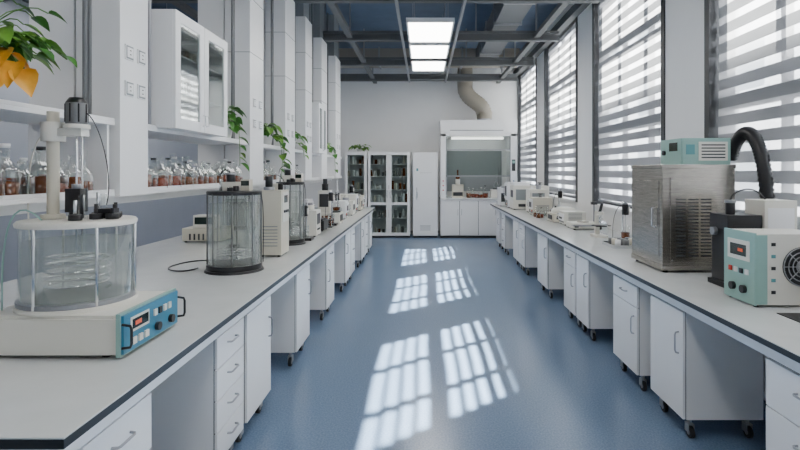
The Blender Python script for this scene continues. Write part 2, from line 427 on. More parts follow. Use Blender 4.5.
# ------------------------------------------------------------ plants
def plant(pos,n=14,L=.13,spread=.3,rise=.3,vines=(),yellow=0,potr=.085,poth=.13,bias=(0,0,0)):
    o=O('potted_pothos'); x,y,z=pos
    o.lathe((x,y,z),[(0,0),(potr*.7,0),(potr,poth),(potr*1.08,poth),(potr*1.08,poth+.012),(potr*.92,poth+.012),(potr*.9,poth-.015)],POT,20)
    o.lathe((x,y,z+poth-.016),[(potr*.9,0),(0,.004)],SOIL,20)
    for k in range(n):
        a=2*math.pi*k/n*2.618+random.uniform(-.3,.3); r=spread*random.uniform(.45,1); h=rise*random.uniform(.3,1)
        p0=Vector((x,y,z+poth-.01)); p3=p0+Vector((r*math.cos(a),r*math.sin(a),h))+Vector(bias)*random.uniform(.4,1)
        pts=bez(p0,p0+Vector((0,0,h*.7)),p3+Vector((-.4*r*math.cos(a),-.4*r*math.sin(a),.08)),p3,8)
        o.tube(pts,.003,STEM,5)
        m=random.choice((LEAF,LEAF,LEAFL))
        d=(pts[-1]-pts[-3]).normalized()+Vector((math.cos(a)*.6,math.sin(a)*.6,-.1))
        o.leaf(p3,d,L*random.uniform(.75,1.2),m)
        if random.random()<.6: o.leaf(pts[5],Vector((math.cos(a+1),math.sin(a+1),.1)),L*.75,random.choice((LEAF,LEAFL)))
    for vi,v in enumerate(vines):
        pts=[Vector((x,y,z+poth))]+[Vector(p) for p in v]
        Q=[]
        for a_,b_ in zip(pts,pts[1:]):
            for t in range(6): Q.append(a_.lerp(b_,t/6))
        Q.append(pts[-1]); o.tube(Q,.0035,STEM,5)
        for k in range(3,len(Q),2):
            a=random.uniform(-1.4,1.4); yl=(yellow and k>=10 and vi<yellow)
            o.leaf(Q[k],(math.cos(a),math.sin(a),-.8 if yl else -.35),L*(1.35 if yl else random.uniform(.7,1.1)),LEAFY if yl else random.choice((LEAF,LEAFL)))
    o.done()
plant((-1.98,2.28,2.042),48,.105,.25,.36,vines=[[(-1.88,2.25,2.34),(-1.79,2.24,2.27),(-1.72,2.23,2.17)],[(-1.88,2.2,2.3),(-1.84,2.18,2.24),(-1.80,2.16,2.14)],[(-1.85,2.35,2.38),(-1.74,2.35,2.35),(-1.60,2.33,2.25)]],yellow=2,bias=(.09,0,0))
plant((-1.95,5.08,2.042),18,.12,.14,.22,vines=[[(-1.8,5.05,2.2),(-1.77,5.0,1.95),(-1.77,5.0,1.8)]],potr=.08)
plant((-1.95,6.45,2.042),16,.12,.12,.16,vines=[[(-1.78,6.4,2.18),(-1.74,6.4,1.9),(-1.75,6.38,1.65)],[(-1.79,6.5,2.2),(-1.76,6.5,2.0),(-1.74,6.5,1.8)]],potr=.07)
plant((-1.95,7.62,2.042),14,.13,.14,.18,vines=[[(-1.78,7.6,2.15),(-1.75,7.6,1.95)]],potr=.07)
plant((-1.95,10.35,2.042),10,.13,.14,.12,vines=[[(-1.78,10.3,2.15),(-1.75,10.3,1.7)]],potr=.07)
plant((-1.72,13.85,2.25),18,.13,.28,.12,potr=.07,poth=.07)

# ------------------------------------------------------------ near-left thermostat water bath
o=O('thermostatic_water_bath')
x0,x1,y0,y1=-1.90,-1.27,2.2,2.68; z0=BT
o.box(x0,x1-.03,y0,y1,z0+.02,z0+.17,CREAM)
o.box(x0+.01,x1-.05,y0+.01,y1-.01,z0+.17,z0+.185,CREAM)
for x in (x0+.05,x1-.1):
    for y in (y0+.05,y1-.05): o.cyl((x,y,z0),.022,.02,RUB,seg=12)
o.box(x1-.03,x1-.012,y0-.008,y1+.008,z0+.012,z0+.195,LTEAL)
o.box(x1-.012,x1,y0+.0,y1-.0,z0+.022,z0+.185,BLUE)
o.box(x1,x1+.003,y0+.05,y0+.20,z0+.10,z0+.165,CREAM)
o.box(x1+.003,x1+.005,y0+.06,y0+.19,z0+.112,z0+.155,SCREEN)
o.box(x1+.005,x1+.006,y0+.08,y0+.13,z0+.124,z0+.143,LED)
for k in range(4): o.box(x1,x1+.008,y0+.24+k*.045,y0+.265+k*.045,z0+.12,z0+.15,(CREAM,BLACK,CREAM,CREAM)[k])
for k in range(3): o.box(x1,x1+.008,y0+.06+k*.05,y0+.09+k*.05,z0+.045,z0+.075,CREAM)
for y in (.27,.40):
    o.cyl((x1,y0+y,z0+.065),.018,.02,BLACK,axis='x')
for yy in (y0-.004,y1+.004):
    o.tube([(x1-.005,yy,z0+.05),(x1+.03,yy,z0+.055),(x1+.035,yy,z0+.07),(x1+.035,yy,z0+.13),(x1+.03,yy,z0+.145),(x1-.005,yy,z0+.15)],.006,BLACK)
cx,cy,r=-1.62,2.44,.225
zb=z0+.185
o.cyl((cx,cy,zb),.018,r+.02,CREAM,seg=48); o.cyl((cx,cy,zb+.018),.02,r+.012,GREY,seg=48)
zt=1.50
o.lathe((cx,cy,0),[(r,zb+.03),(r,zt)],GLASS,48)
o.lathe((cx,cy,0),[(0,zb+.04),(r-.008,zb+.04),(r-.008,zt-.07),(0,zt-.07)],WATER,48)
o.lathe((cx,cy,0),[(r-.02,zt),(r+.015,zt),(r+.018,zt+.015),(r+.01,zt+.025),(0,zt+.028)],CREAM,48)
for k in range(6):
    a=math.radians(20+60*k); o.cyl((cx+(r+.008)*math.cos(a),cy+(r+.008)*math.sin(a),zb+.02),zt-zb-.02,.007,CHROME,seg=10)
o.tube([(cx+.13*math.cos(t*.35),cy+.13*math.sin(t*.35),zb+.07+t*.0018) for t in range(90)],.006,CHROME,6)
for dx,dy in ((-.05,.02),(.04,-.04),(.08,.06)):
    o.cyl((cx+dx,cy+dy,zb+.08),zt-zb+.06,.014,GLASS,seg=12)
zt+=.028
o.cyl((cx-.12,cy,zt),.02,.05,BEIGE); o.cyl((cx-.12,cy,zt),.50,.026,BEIGE)
o.cyl((cx-.12,cy,zt+.36),.09,.05,CREAM)
o.box(cx-.09,cx+.03,cy-.03,cy+.03,zt+.385,zt+.42,CREAM)
o.cyl((cx-.01,cy,zt+.42),.02,.055,CREAM); o.cyl((cx-.01,cy,zt+.44),.10,.045,MGREY,seg=28); o.cyl((cx-.01,cy,zt+.54),.025,.046,BLACK,r2=.03,seg=28)
for k in range(8):
    a=math.pi/4*k; o.box(cx-.01+.045*math.cos(a)-.003,cx-.01+.045*math.cos(a)+.003,cy+.045*math.sin(a)-.003,cy+.045*math.sin(a)+.003,zt+.45,zt+.535,BLACK)
o.cyl((cx-.01,cy,zt-.25),.64,.0045,CHROME,seg=8)
o.cyl((cx-.01,cy,zt),.05,.03,BLACK); o.box(cx-.045,cx+.025,cy-.03,cy+.03,zt+.03,zt+.14,BLACK); o.cyl((cx-.01,cy,zt+.14),.02,.02,GREY)
for dx,dy,h in ((.06,.05,.10),(.1,-.03,.05),(.15,.03,.045),(.05,-.1,.07),(.12,.09,.05),(.17,-.02,.03)):
    o.cyl((cx+dx,cy+dy,zt),.025,.028,BLACK); o.cyl((cx+dx,cy+dy,zt+.02),h,.008,CHROME if h>.06 else BLACK,seg=10)
o.box(cx+.07,cx+.16,cy+.0,cy+.05,zt,zt+.045,BLACK)
o.cyl((cx+.07,cy-.05,zt-.2),.52,.004,GLASS,seg=8)
o.cyl((cx-.05,cy+.1,zt-.2),.6,.004,CHROME,seg=8)
o.tube(bez((cx+.02,cy,zt+.5),(cx+.09,cy,zt+.5),(cx+.11,cy+.1,zt+.2),(cx+.1,cy+.05,zt+.06)),.0025,BLACK,6)
o.tube(bez((cx-.04,cy,zt+.42),(cx-.3,cy,zt+.5),(cx-.32,cy+.1,zt+.0),(cx-.28,cy+.1,z0+.18)),.004,CREAM,6)
o.tube(bez((cx-.1,cy-.1,zt+.0),(cx-.26,cy-.15,zt+.2),(cx-.26,cy-.12,z0+.3),(cx-.24,cy-.15,z0+.17)),.004,LTEAL,6)
o.done(.003)

# ------------------------------------------------------------ tall glass viscometer baths
def jar(cx,cy,r,zt,name='glass_viscometer_bath',head=True):
    o=O(name); z0=BT
    o.cyl((cx,cy,z0),.018,r+.03,BLACK,r2=r+.022,seg=40); o.cyl((cx,cy,z0+.018),.04,r+.014,BLACK,seg=40)
    o.lathe((cx,cy,0),[(r,z0+.05),(r,zt)],GLASS,40)
    o.lathe((cx,cy,0),[(0,z0+.06),(r-.012,z0+.06),(r-.012,zt-.09),(0,zt-.09)],WATER,40)
    o.lathe((cx,cy,0),[(r-.01,zt-.02),(r+.01,zt-.02),(r+.014,zt),(r+.01,zt+.010),(0,zt+.012)],BLACK,40)
    for k in range(8):
        a=math.radians(15+45*k); o.cyl((cx+(r+.006)*math.cos(a),cy+(r+.006)*math.sin(a),z0+.04),zt-z0-.04,.006,MGREY,seg=8)
    for k in range(3):
        a=2*math.pi*k/3+.5; x=cx+r*.45*math.cos(a); y=cy+r*.45*math.sin(a)
        o.cyl((x,y,z0+.15),zt-z0-.1,.012,GLASS,seg=10); o.cyl((x,y,zt+.01),.03,.024,DGREY,seg=14)
    o.lathe((cx,cy,0),[(r*.55,z0+.1),(r*.55,zt-.15)],GLASS,24)
    o.tube([(cx+r*.7*math.cos(t*.4),cy+r*.7*math.sin(t*.4),z0+.09+t*.0014) for t in range(64)],.006,CHROME,6)
    zt+=.012
    if head:
        o.box(cx-.08,cx+.03,cy-.05,cy+.06,zt,zt+.07,CREAM); o.cyl((cx-.03,cy,zt+.07),.06,.035,BLACK); o.cyl((cx-.03,cy,zt+.13),.012,.045,GREY)
        o.box(cx+.06,cx+.13,cy-.03,cy+.05,zt,zt+.09,BEIGE); o.box(cx+.062,cx+.128,cy-.034,cy-.03,zt+.04,zt+.08,SCREEN)
        o.cyl((cx-.12,cy+.02,zt),.09,.012,CHROME,seg=10); o.cyl((cx+.04,cy-.08,zt),.04,.022,BLACK,seg=14)
        o.tube(bez((cx-.03,cy,zt+.13),(cx-.05,cy,zt+.2),(cx-.16,cy+.1,zt+.17),(cx-.13,cy+.02,zt+.08)),.004,BLACK,6)
    o.tube(bez((cx+r+.01,cy,zt-.01),(cx+r+.04,cy,zt-.1),(cx+r+.04,cy-.02,z0+.3),(cx+r-.0,cy+.1,z0+.05)),.004,BLACK,6)
    o.done(.002)
jar(-1.53,4.2,.20,1.58)
jar(-1.47,5.72,.14,1.62)

def box_instr(name,x0,x1,y0,y1,h,m,panel,fn=None):
    o=O(name); z=BT
    for x in (x0+.03,x1-.03):
        for y in (y0+.03,y1-.03): o.cyl((x,y,z),.02,.014,RUB,seg=10)
    o.box(x0,x1,y0,y1,z+.018,z+h,m)
    if fn: fn(o,z)
    return o.done(.006)
def f(o,z):
    o.box(-1.325,-1.318,4.86,5.06,z+.32,z+.6,CREAM); o.box(-1.318,-1.315,4.9,5.02,z+.5,z+.57,SCREEN)
    for k in range(3): o.cyl((-1.318,4.9+k*.06,z+.42),.012,.014,BLACK,axis='x',seg=14)
    for k in range(7): o.box(-1.50,-1.36,4.826,4.83,z+.1+k*.03,z+.108+k*.03,SHADE)
    o.cyl((-1.46,4.9,z+.62),.03,.05,GREY); o.cyl((-1.46,4.9,z+.65),.1,.034,BLACK); o.cyl((-1.38,5.0,z+.62),.06,.025,BLACK)
    o.box(-1.5,-1.4,4.98,5.05,z+.62,z+.68,CREAM)
    o.tube(bez((-1.46,4.9,z+.74),(-1.4,4.9,z+.8),(-1.3,4.95,z+.75),(-1.34,5.0,z+.6)),.004,BLACK,6)
box_instr('stirring_controller',-1.54,-1.325,4.83,5.1,.62,BEIGE,None,f)
def f(o,z):
    o.box(-1.30,-1.296,6.32,6.5,z+.15,z+.28,DGREY)
    for k in range(3): o.cyl((-1.30,6.34+k*.06,z+.09),.01,.012,BLACK,axis='x',seg=12)
    o.cyl((-1.4,6.4,z+.32),.06,.05,CREAM); o.cyl((-1.4,6.4,z+.38),.03,.03,GREY)
box_instr('titration_instrument',-1.5,-1.30,6.28,6.55,.32,CREAM,None,f)
def f(o,z):
    o.box(-1.6,-1.4,6.85,6.86,z+.05,z+.1,DGREY); o.box(-1.62,-1.34,6.88,7.15,z+.14,z+.16,BLACK); o.cyl((-1.5,7.0,z+.16),.12,.03,STEEL)
box_instr('hot_plate',-1.64,-1.32,6.86,7.18,.14,BLACK,None,f)
o=O('distillation_apparatus'); z=BT
o.box(-1.66,-1.28,7.9,8.25,z+.0,z+.16,CREAM); o.box(-1.28,-1.276,7.93,8.2,z+.03,z+.13,BLACK)
o.box(-1.62,-1.44,7.95,8.2,z+.16,z+.50,CREAM); o.box(-1.6,-1.46,7.945,7.95,z+.25,z+.45,DGREY)
o.cyl((-1.36,8.05,z+.16),.02,.07,BLACK); o.lathe((-1.36,8.05,z+.18),[(0,0),(.05,.01),(.075,.06),(.06,.12),(.02,.16),(.018,.3)],GLASS,20)
o.lathe((-1.36,8.05,z+.182),[(0,0),(.048,.01),(.07,.06),(0,.062)],AMBER,20)
o.cyl((-1.53,8.05,z+.5),.1,.05,BLACK); o.cyl((-1.53,8.05,z+.6),.08,.035,DGREY); o.cyl((-1.36,8.14,z+.16),.5,.007,CHROME,seg=8)
o.box(-1.5,-1.34,8.13,8.15,z+.42,z+.44,BLACK)
o.done(.004)
o=O('sample_rack'); z=BT
o.box(-1.6,-1.3,7.35,7.52,z,z+.015,DGREY); o.box(-1.6,-1.3,7.35,7.52,z+.1,z+.11,DGREY)
for x in (-1.595,-1.305):
    for y in (7.355,7.515): o.cyl((x,y,z),.11,.005,CHROME,seg=8)
for i in range(5):
    for j in range(3): o.cyl((-1.56+i*.055,7.38+j*.055,z+.012),.15,.012,AMBER if (i+j)%2 else GLASS,seg=10)
o.done()
def f(o,z):
    o.box(-1.27,-1.266,9.33,9.55,z+.1,z+.2,DGREY); o.cyl((-1.42,9.45,z+.26),.06,.06,GREY); o.cyl((-1.42,9.45,z+.32),.05,.03,CREAM)
box_instr('flash_point_tester',-1.58,-1.27,9.3,9.6,.26,CREAM,None,f)
def f(o,z):
    o.box(-1.26,-1.256,10.43,10.65,z+.08,z+.2,DGREY); o.box(-1.5,-1.3,10.42,10.7,z+.3,z+.33,GREY)
box_instr('moisture_analyzer',-1.52,-1.26,10.4,10.75,.3,BEIGE,None,f)
def f(o,z):
    for k in range(6): o.box(-2.62+k*.05,-2.6+k*.05,5.793,5.8,z+.03,z+.1,DGREY)
    o.box(-2.6,-2.35,5.85,6.0,z+.16,z+.3,CREAM); o.box(-2.58,-2.37,5.843,5.85,z+.2,z+.28,SCREEN)
box_instr('balance_instrument',-2.70,-2.25,5.8,6.15,.16,BEIGE,None,f)
jar(-2.6,7.2,.16,1.45,'glass_viscometer_bath',False)

def furnace(name,xf,s,y0,y1,h,d,m=CREAM,chim=True):
    """small furnace / oven whose door faces the aisle. xf = front plane, s=+1 body extends to +x"""
    o=O(name); z=BT
    X=sorted((xf,xf+s*d)); o.box(X[0],X[1],y0,y1,z+.02,z+h,m)
    for x in (X[0]+.03,X[1]-.03):
        for y in (y0+.03,y1-.03): o.cyl((x,y,z),.022,.014,RUB,seg=10)
    def fr(a,b_,ya,yb,za,zz,mm): XX=sorted((xf+s*a,xf+s*b_)); o.box(XX[0],XX[1],ya,yb,za,zz,mm)
    w=y1-y0
    fr(-.015,0,y0+.02,y1-.02,z+h*.35,z+h-.03,WHITE); fr(-.018,-.015,y0+.07,y1-.07,z+h*.45,z+h-.08,DGREY)
    fr(-.006,0,y0+.03,y1-.03,z+.04,z+h*.3,MGREY)
    for k in range(3): fr(-.014,-.006,y0+.05+k*w*.25,y0+.08+k*w*.25,z+.07,z+.1,(RED,CREAM,BLACK)[k])
    o.tube([(xf-s*.015,y1-.045,z+h*.45),(xf-s*.04,y1-.045,z+h*.5),(xf-s*.04,y1-.045,z+h*.75),(xf-s*.015,y1-.045,z+h*.8)],.006,CHROME)
    for k in range(6): o.box(X[0]+.06,X[1]-.06,y0-.003,y0,z+.08+k*.02,z+.088+k*.02,MGREY)
    if chim: o.cyl(((X[0]+X[1])/2,(y0+y1)/2,z+h),.06,.03,MGREY,seg=16); o.cyl(((X[0]+X[1])/2,(y0+y1)/2,z+h+.06),.012,.045,BLACK,seg=16)
    o.done(.005)
def pot(x,y,r,h):
    o=O('stainless_steel_pot'); z=BT
    o.lathe((x,y,z),[(0,0),(r*.95,0),(r,.01),(r,h),(r+.008,h+.004),(r-.01,h+.012),(r*.6,h+.03),(.02,h+.04),(0,h+.04)],CHROME,28)
    o.cyl((x,y,z+h+.038),.03,.015,BLACK,seg=14)
    for s in (-1,1): o.tube([(x+s*r,y-.04,z+h*.75),(x+s*(r+.035),y-.035,z+h*.77),(x+s*(r+.035),y+.035,z+h*.77),(x+s*r,y+.04,z+h*.75)],.006,BLACK)
    o.done()
def stirrer(x,y,h=.5,liq=AMBER):
    o=O('overhead_stirrer'); z=BT
    o.box(x-.09,x+.09,y-.07,y+.09,z,z+.03,BLACK); o.cyl((x,y+.07,z+.03),h,.01,CHROME,seg=10)
    o.box(x-.012,x+.012,y,y+.08,z+h-.09,z+h-.07,MGREY)
    o.cyl((x,y-.01,z+h-.12),.12,.038,BLACK,seg=18); o.cyl((x,y-.01,z+h),.015,.03,GREY,seg=18); o.box(x+.02,x+.045,y-.03,y+.01,z+h-.1,z+h-.03,CREAM)
    o.cyl((x,y-.01,z+.06),h-.17,.004,CHROME,seg=8)
    o.lathe((x,y-.01,z+.03),[(0,0),(.05,0),(.052,.01),(.052,.14),(.055,.145)],GLASS,20); o.lathe((x,y-.01,z+.032),[(0,0),(.048,0),(.048,.07),(0,.07)],liq,20)
    o.tube(bez((x,y+.02,z+h-.02),(x-.08,y+.08,z+h+.02),(x-.12,y+.1,z+.2),(x-.1,y+.1,z+.006)),.004,BLACK,6)
    o.done(.002)
furnace('muffle_furnace',-1.62,-1,5.9,6.2,.34,.3,CREAM)
furnace('drying_oven',-1.3,-1,8.6,8.9,.30,.33,WHITE)
furnace('incubator_oven',-1.28,-1,9.75,10.05,.36,.33,CREAM,False)
furnace('tube_furnace',-1.68,-1,7.55,7.85,.38,.3,WHITE,False)
furnace('digestion_oven',-1.3,-1,11.0,11.3,.28,.3,BEIGE)
pot(-1.60,5.28,.09,.17); pot(-1.78,6.55,.11,.2); pot(-1.42,9.08,.08,.16)
stirrer(-1.37,7.68,.48); stirrer(-1.4,8.42,.45,BROWNL); stirrer(-1.42,10.22,.5); stirrer(-1.75,5.75,.5); stirrer(-1.38,6.02,.4,WATER)
# power cable on bench
o=O('power_cable'); zc=BT+.007
P=bez((-2.0,5.5,zc),(-1.85,5.1,zc),(-1.85,4.9,zc),(-1.8,4.75,zc),10)+bez((-1.8,4.75,zc),(-1.85,4.5,zc),(-2.05,4.75,zc),(-2.1,4.4,zc),10)[1:]+bez((-2.1,4.4,zc),(-2.15,4.15,zc),(-1.85,4.0,zc),(-1.85,4.25,zc),10)[1:]
o.tube(P,.006,BLACK,8); o.box(-2.06,-1.96,5.45,5.53,BT,BT+.03,BLACK); o.done()

# ------------------------------------------------------------ right-hand bench equipment
o=O('stainless_steel_test_chamber'); z=BT
x0,x1,y0,y1,h=1.87,2.44,4.08,4.68,.85
for x in (x0+.04,x1-.04):
    for y in (y0+.04,y1-.04): o.cyl((x,y,z),.03,.02,RUB,seg=12)
o.box(x0,x1,y0,y1,z+.025,z+h,STEEL)
o.box(x0-.006,x1+.006,y0-.006,y1+.006,z+h-.03,z+h,STEEL)
o.box(x0-.004,x1+.004,y0-.004,y1+.004,z+.02,z+.06,STEEL)
o.box(x0+.06,x0+.42,y0-.006,y0,z+.08,z+h-.1,STEEL)
for c in range(3):
    for k in range(18):
        a=x0+.10+c*.10; zz=z+.13+k*.026
        o.box(a,a+.08,y0-.012,y0-.005,zz,zz+.010,DGREY)
for zz in (z+.1,z+h-.12):
    for xx in (x0+.075,x0+.405): o.cyl((xx,y0-.009,zz),.004,.006,CHROME,axis='y',seg=8)
o.box(x0-.004,x0,y0+.06,y1-.06,z+.12,z+.72,STEEL)
o.tube([(x0-.004,y0+.12,z+.35),(x0-.03,y0+.12,z+.36),(x0-.03,y0+.12,z+.5),(x0-.004,y0+.12,z+.51)],.007,CHROME)
o.done(.005)
o=O('temperature_controller'); z=BT+.852
o.box(2.06,2.43,4.14,4.5,z+.005,z+.205,CREAM); o.box(2.055,2.435,4.13,4.14,z,z+.21,LTEAL)
o.box(2.18,2.41,4.124,4.13,z+.03,z+.18,CREAM)
for k in range(5): o.box(2.20,2.39,4.121,4.124,z+.05+k*.025,z+.06+k*.025,DGREY)
o.box(2.048,2.06,4.14,4.5,z,z+.21,LTEAL); o.box(2.044,2.048,4.2,4.34,z+.11,z+.18,SCREEN); o.cyl((2.048,4.42,z+.1),-.02,.02,BLACK,axis='x')
o.box(2.08,2.15,4.126,4.13,z+.08,z+.16,TEAL)
o.done(.004)
o=O('corrugated_hose')
P=bez((2.505,4.25,BT+.90),(2.51,4.08,BT+1.27),(2.54,3.86,BT+1.12),(2.54,3.84,BT+.45),80)
o.tube(P,lambda k:.044+(.008 if k%2 else 0),BLACK,16)
o.done()
o=O('optical_analyzer'); z=BT; q=.10
o.box(1.95+q,2.44+q,3.48,3.76,z+.0,z+.035,BLACK)
o.box(1.97+q,2.17+q,3.55,3.74,z+.035,z+.42,BLACK); o.box(1.955+q,2.19+q,3.52,3.74,z+.40,z+.50,BLACK)
o.box(2.0+q,2.14+q,3.545,3.552,z+.10,z+.34,DGREY)
o.cyl((2.02+q,3.60,z+.50),.08,.03,BLACK); o.cyl((2.02+q,3.60,z+.58),.02,.036,GREY)
o.cyl((1.955+q,3.66,z+.38),-.03,.028,GREY,axis='x')
o.box(2.20+q,2.42+q,3.51,3.73,z+.035,z+.60,CREAM)
o.box(2.22+q,2.40+q,3.506,3.51,z+.35,z+.55,WHITE); o.box(2.21+q,2.41+q,3.50,3.51,z+.3,z+.32,GREY)
o.cyl((2.31+q,3.51,z+.14),-.02,.05,DGREY,axis='y')
o.box(2.15+q,2.21+q,3.58,3.72,z+.2,z+.33,GREY)
o.tube(bez((2.02+q,3.60,z+.6),(2.05+q,3.6,z+.68),(2.2+q,3.6,z+.72),(2.3+q,3.65,z+.59)),.005,BLACK,8)
o.done(.006)
o=O('circulator_control_unit'); z=BT
x0,x1,y0,y1=1.93,2.36,3.04,3.34
for x in (x0+.03,x1-.03):
    for y in (y0+.03,y1-.03): o.cyl((x,y,z),.018,.014,RUB,seg=10)
o.box(x0+.012,x1,y0,y1,z+.016,z+.43,CREAM)
o.box(x0,x0+.012,y0-.004,y1+.004,z+.012,z+.436,LTEAL)
o.box(x0+.012,x0+.075,y0-.005,y0,z+.02,z+.425,LTEAL)
o.box(x0-.004,x0,y0+.04,y1-.04,z+.26,z+.38,CREAM); o.box(x0-.006,x0-.004,y0+.07,y1-.07,z+.285,z+.355,SCREEN); o.box(x0-.007,x0-.006,y0+.1,y1-.15,z+.31,z+.33,LED)
for k in range(4): o.box(x0-.008,x0,y0+.05+k*.055,y0+.08+k*.055,z+.18,z+.21,(WHITE,BLACK,WHITE,RED)[k])
for k in range(2): o.cyl((x0,y0+.09+k*.11,z+.09),-.022,.024,BLACK,axis='x')
fx,fz=x1-.15,z+.24
o.cyl((fx,y0-.004,fz),.006,.115,DGREY,axis='y',seg=40)
for rr in (.112,.085,.06,.037):
    o.tube([(fx+rr*math.cos(2*math.pi*t/36),y0-.01,fz+rr*math.sin(2*math.pi*t/36)) for t in range(37)],.0035,GREY,6)
for k in range(4):
    a=math.pi/4*k; o.tube([(fx-.112*math.cos(a),y0-.008,fz-.112*math.sin(a)),(fx+.112*math.cos(a),y0-.008,fz+.112*math.sin(a))],.003,GREY,6)
o.cyl((fx,y0-.013,fz),.006,.03,GREY,axis='y')
for k in range(5): o.box(x0+.1,x0+.125,y0-.003,y0,z+.08+k*.07,z+.1+k*.07,TEAL if k%2 else DGREY)
o.done(.006)
o=O('coiled_cable')
P=[(2.12+(.09+.004*math.sin(t))*math.cos(t*.35),2.72+(.08)*math.sin(t*.35),BT+.016+.0006*t) for t in range(90)]
o.tube(P,.008,BLACK,8); o.done()
o=O('rubber_mat'); o.box(1.98,2.45,2.58,2.92,BT,BT+.004,RUB); o.done()
def f(o,z):
    o.box(2.02,2.28,7.02,7.12,z+.05,z+.07,GREY); o.cyl((2.2,7.2,z+.09),.012,.08,STEEL); o.box(2.04,2.1,7.05,7.055,z+.03,z+.06,SCREEN)
    o.cyl((2.38,7.28,z+.09),.26,.012,GREY); o.box(2.34,2.42,7.25,7.31,z+.33,z+.37,DGREY)
box_instr('laboratory_balance',2.02,2.42,7.05,7.4,.09,CREAM,None,f)
o=O('benchtop_centrifuge'); z=BT
o.box(2.0,2.45,8.05,8.45,z+.01,z+.14,BEIGE); o.lathe((2.22,8.25,z+.14),[(.2,0),(.2,.03),(.17,.07),(.08,.09),(0,.092)],CREAM,28)
o.box(1.994,2.0,8.12,8.38,z+.04,z+.11,DGREY); o.cyl((2.22,8.05,z+.16),-.02,.03,GREY,axis='y'); o.box(2.05,2.4,8.046,8.05,z+.05,z+.10,DGREY)
o.done(.01)
o=O('microscope'); z=BT
o.box(2.05,2.2,6.2,6.42,z,z+.03,CREAM); o.box(2.1,2.15,6.36,6.41,z+.03,z+.3,CREAM); o.box(2.06,2.19,6.22,6.36,z+.13,z+.145,BLACK)
o.box(2.1,2.15,6.22,6.4,z+.27,z+.31,CREAM); o.cyl((2.125,6.27,z+.17),.1,.018,CHROME,seg=14); o.tube([(2.125,6.28,z+.31),(2.125,6.2,z+.42)],.018,BLACK,12)
o.cyl((2.15,6.385,z+.1),.03,.022,BLACK,axis='x',seg=16); o.done(.004)
def f(o,z):
    o.box(1.846,1.85,10.8,11.1,z+.25,z+.4,DGREY); o.box(1.9,2.15,10.745,10.75,z+.2,z+.42,SHADE); o.box(1.87,2.2,10.8,11.1,z+.5,z+.56,WHITE)
    o.box(1.95,2.1,10.74,10.745,z+.06,z+.12,DGREY)
box_instr('spectrometer',1.85,2.25,10.75,11.2,.5,CREAM,None,f)
def f(o,z):
    o.box(2.06,2.3,9.895,9.9,z+.1,z+.38,SHADE); o.cyl((2.2,10.0,z+.45),.08,.05,GREY); o.box(2.07,2.29,9.89,9.896,z+.02,z+.07,BLACK)
box_instr('water_still',2.02,2.36,9.9,10.3,.45,CREAM,None,f)
def f(o,z):
    o.box(1.75,1.95,11.795,11.8,z+.1,z+.3,DGREY); o.box(1.76,1.94,11.82,12.0,z+.42,z+.45,GREY)
box_instr('chromatograph',1.72,2.0,11.8,12.2,.42,WHITE,None,f)
furnace('digestion_oven',1.95,1,9.3,9.65,.32,.35,BEIGE)
furnace('incubator_oven',1.82,1,11.3,11.7,.55,.4,WHITE,False)
furnace('ultrasonic_cleaner',2.05,1,7.6,7.9,.2,.32,CREAM,False)
furnace('drying_oven',2.2,1,10.38,10.7,.5,.3,CREAM)
pot(2.2,8.7,.09,.15); pot(2.3,6.75,.08,.12)
stirrer(2.38,9.1,.45); stirrer(2.3,5.95,.42)
o=O('sample_flasks')
for k in range(6): flask(o,1.95+.06*(k%4),8.85+k*.06,BT,.17,random.choice((AMBER,WATER,BROWNL)))
o.done()
o=O('sample_tray'); o.box(1.95,2.3,5.35,5.7,BT,BT+.012,CHROME)
for a in ((1.95,1.957,5.35,5.7),(2.293,2.3,5.35,5.7),(1.957,2.293,5.35,5.357),(1.957,2.293,5.693,5.7)): o.box(a[0],a[1],a[2],a[3],BT+.012,BT+.035,CHROME)
for i in range(3):
    for j in range(3): o.cyl((2.02+i*.09,5.42+j*.1,BT+.012),.07,.028,random.choice((BEIGE,WHITE,MGREY)),seg=16)
o.done()

# ------------------------------------------------------------ back wall furniture
def glass_cab(x0,x1,nd):
    o=O('glass_storage_cabinet'); y0,y1=13.6,14.1; z1=2.25
    o.box(x0,x0+.02,y0+.02,y1,.05,z1,WHITE); o.box(x1-.02,x1,y0+.02,y1,.05,z1,WHITE)
    o.box(x0+.02,x1-.02,y1-.02,y1,.05,z1,WHITE); o.box(x0+.02,x1-.02,y0+.02,y1,z1-.03,z1,WHITE); o.box(x0,x1,y0+.05,y1,0,.05,DGREY)
    w=(x1-x0)/nd
    for zz in (.08,.5,.9,1.25,1.6,1.92):
        o.box(x0+.02,x1-.02,y0+.06,y1-.02,zz,zz+.015,WHITE)
        x=x0+.08
        while x<x1-.08:
            h=random.uniform(.1,.24); o.cyl((x,y0+random.uniform(.12,.22),zz+.015),h,.035,random.choice((BEIGE,MGREY,AMBER,WHITE,SHADE,WHITE)),seg=12)
            x+=random.uniform(.08,.13)
    for k in range(nd):
        a=x0+k*w+.004; b_=x0+(k+1)*w-.004; f=.065
        o.box(a,a+f,y0,y0+.02,.06,z1,WHITE); o.box(b_-f,b_,y0,y0+.02,.06,z1,WHITE)
        for za,zz in ((.06,.14),(.86,.93),(z1-.08,z1)): o.box(a+f,b_-f,y0,y0+.02,za,zz,WHITE)
        o.box(a+f,b_-f,y0+.008,y0+.012,.14,z1-.08,CGLASS)
        hx=b_-.03 if k%2==0 else a+.03
        o.tube([(hx,y0,1.05),(hx,y0-.03,1.06),(hx,y0-.03,1.24),(hx,y0,1.25)],.006,CHROME)
    o.done(.003)
glass_cab(-2.07,-1.50,1); glass_cab(-1.47,-.37,2)
o=O('storage_cabinet')
o.box(-.29,.36,13.62,14.1,.05,2.24,WHITE); o.box(-.27,.34,13.66,14.08,0,.05,DGREY)
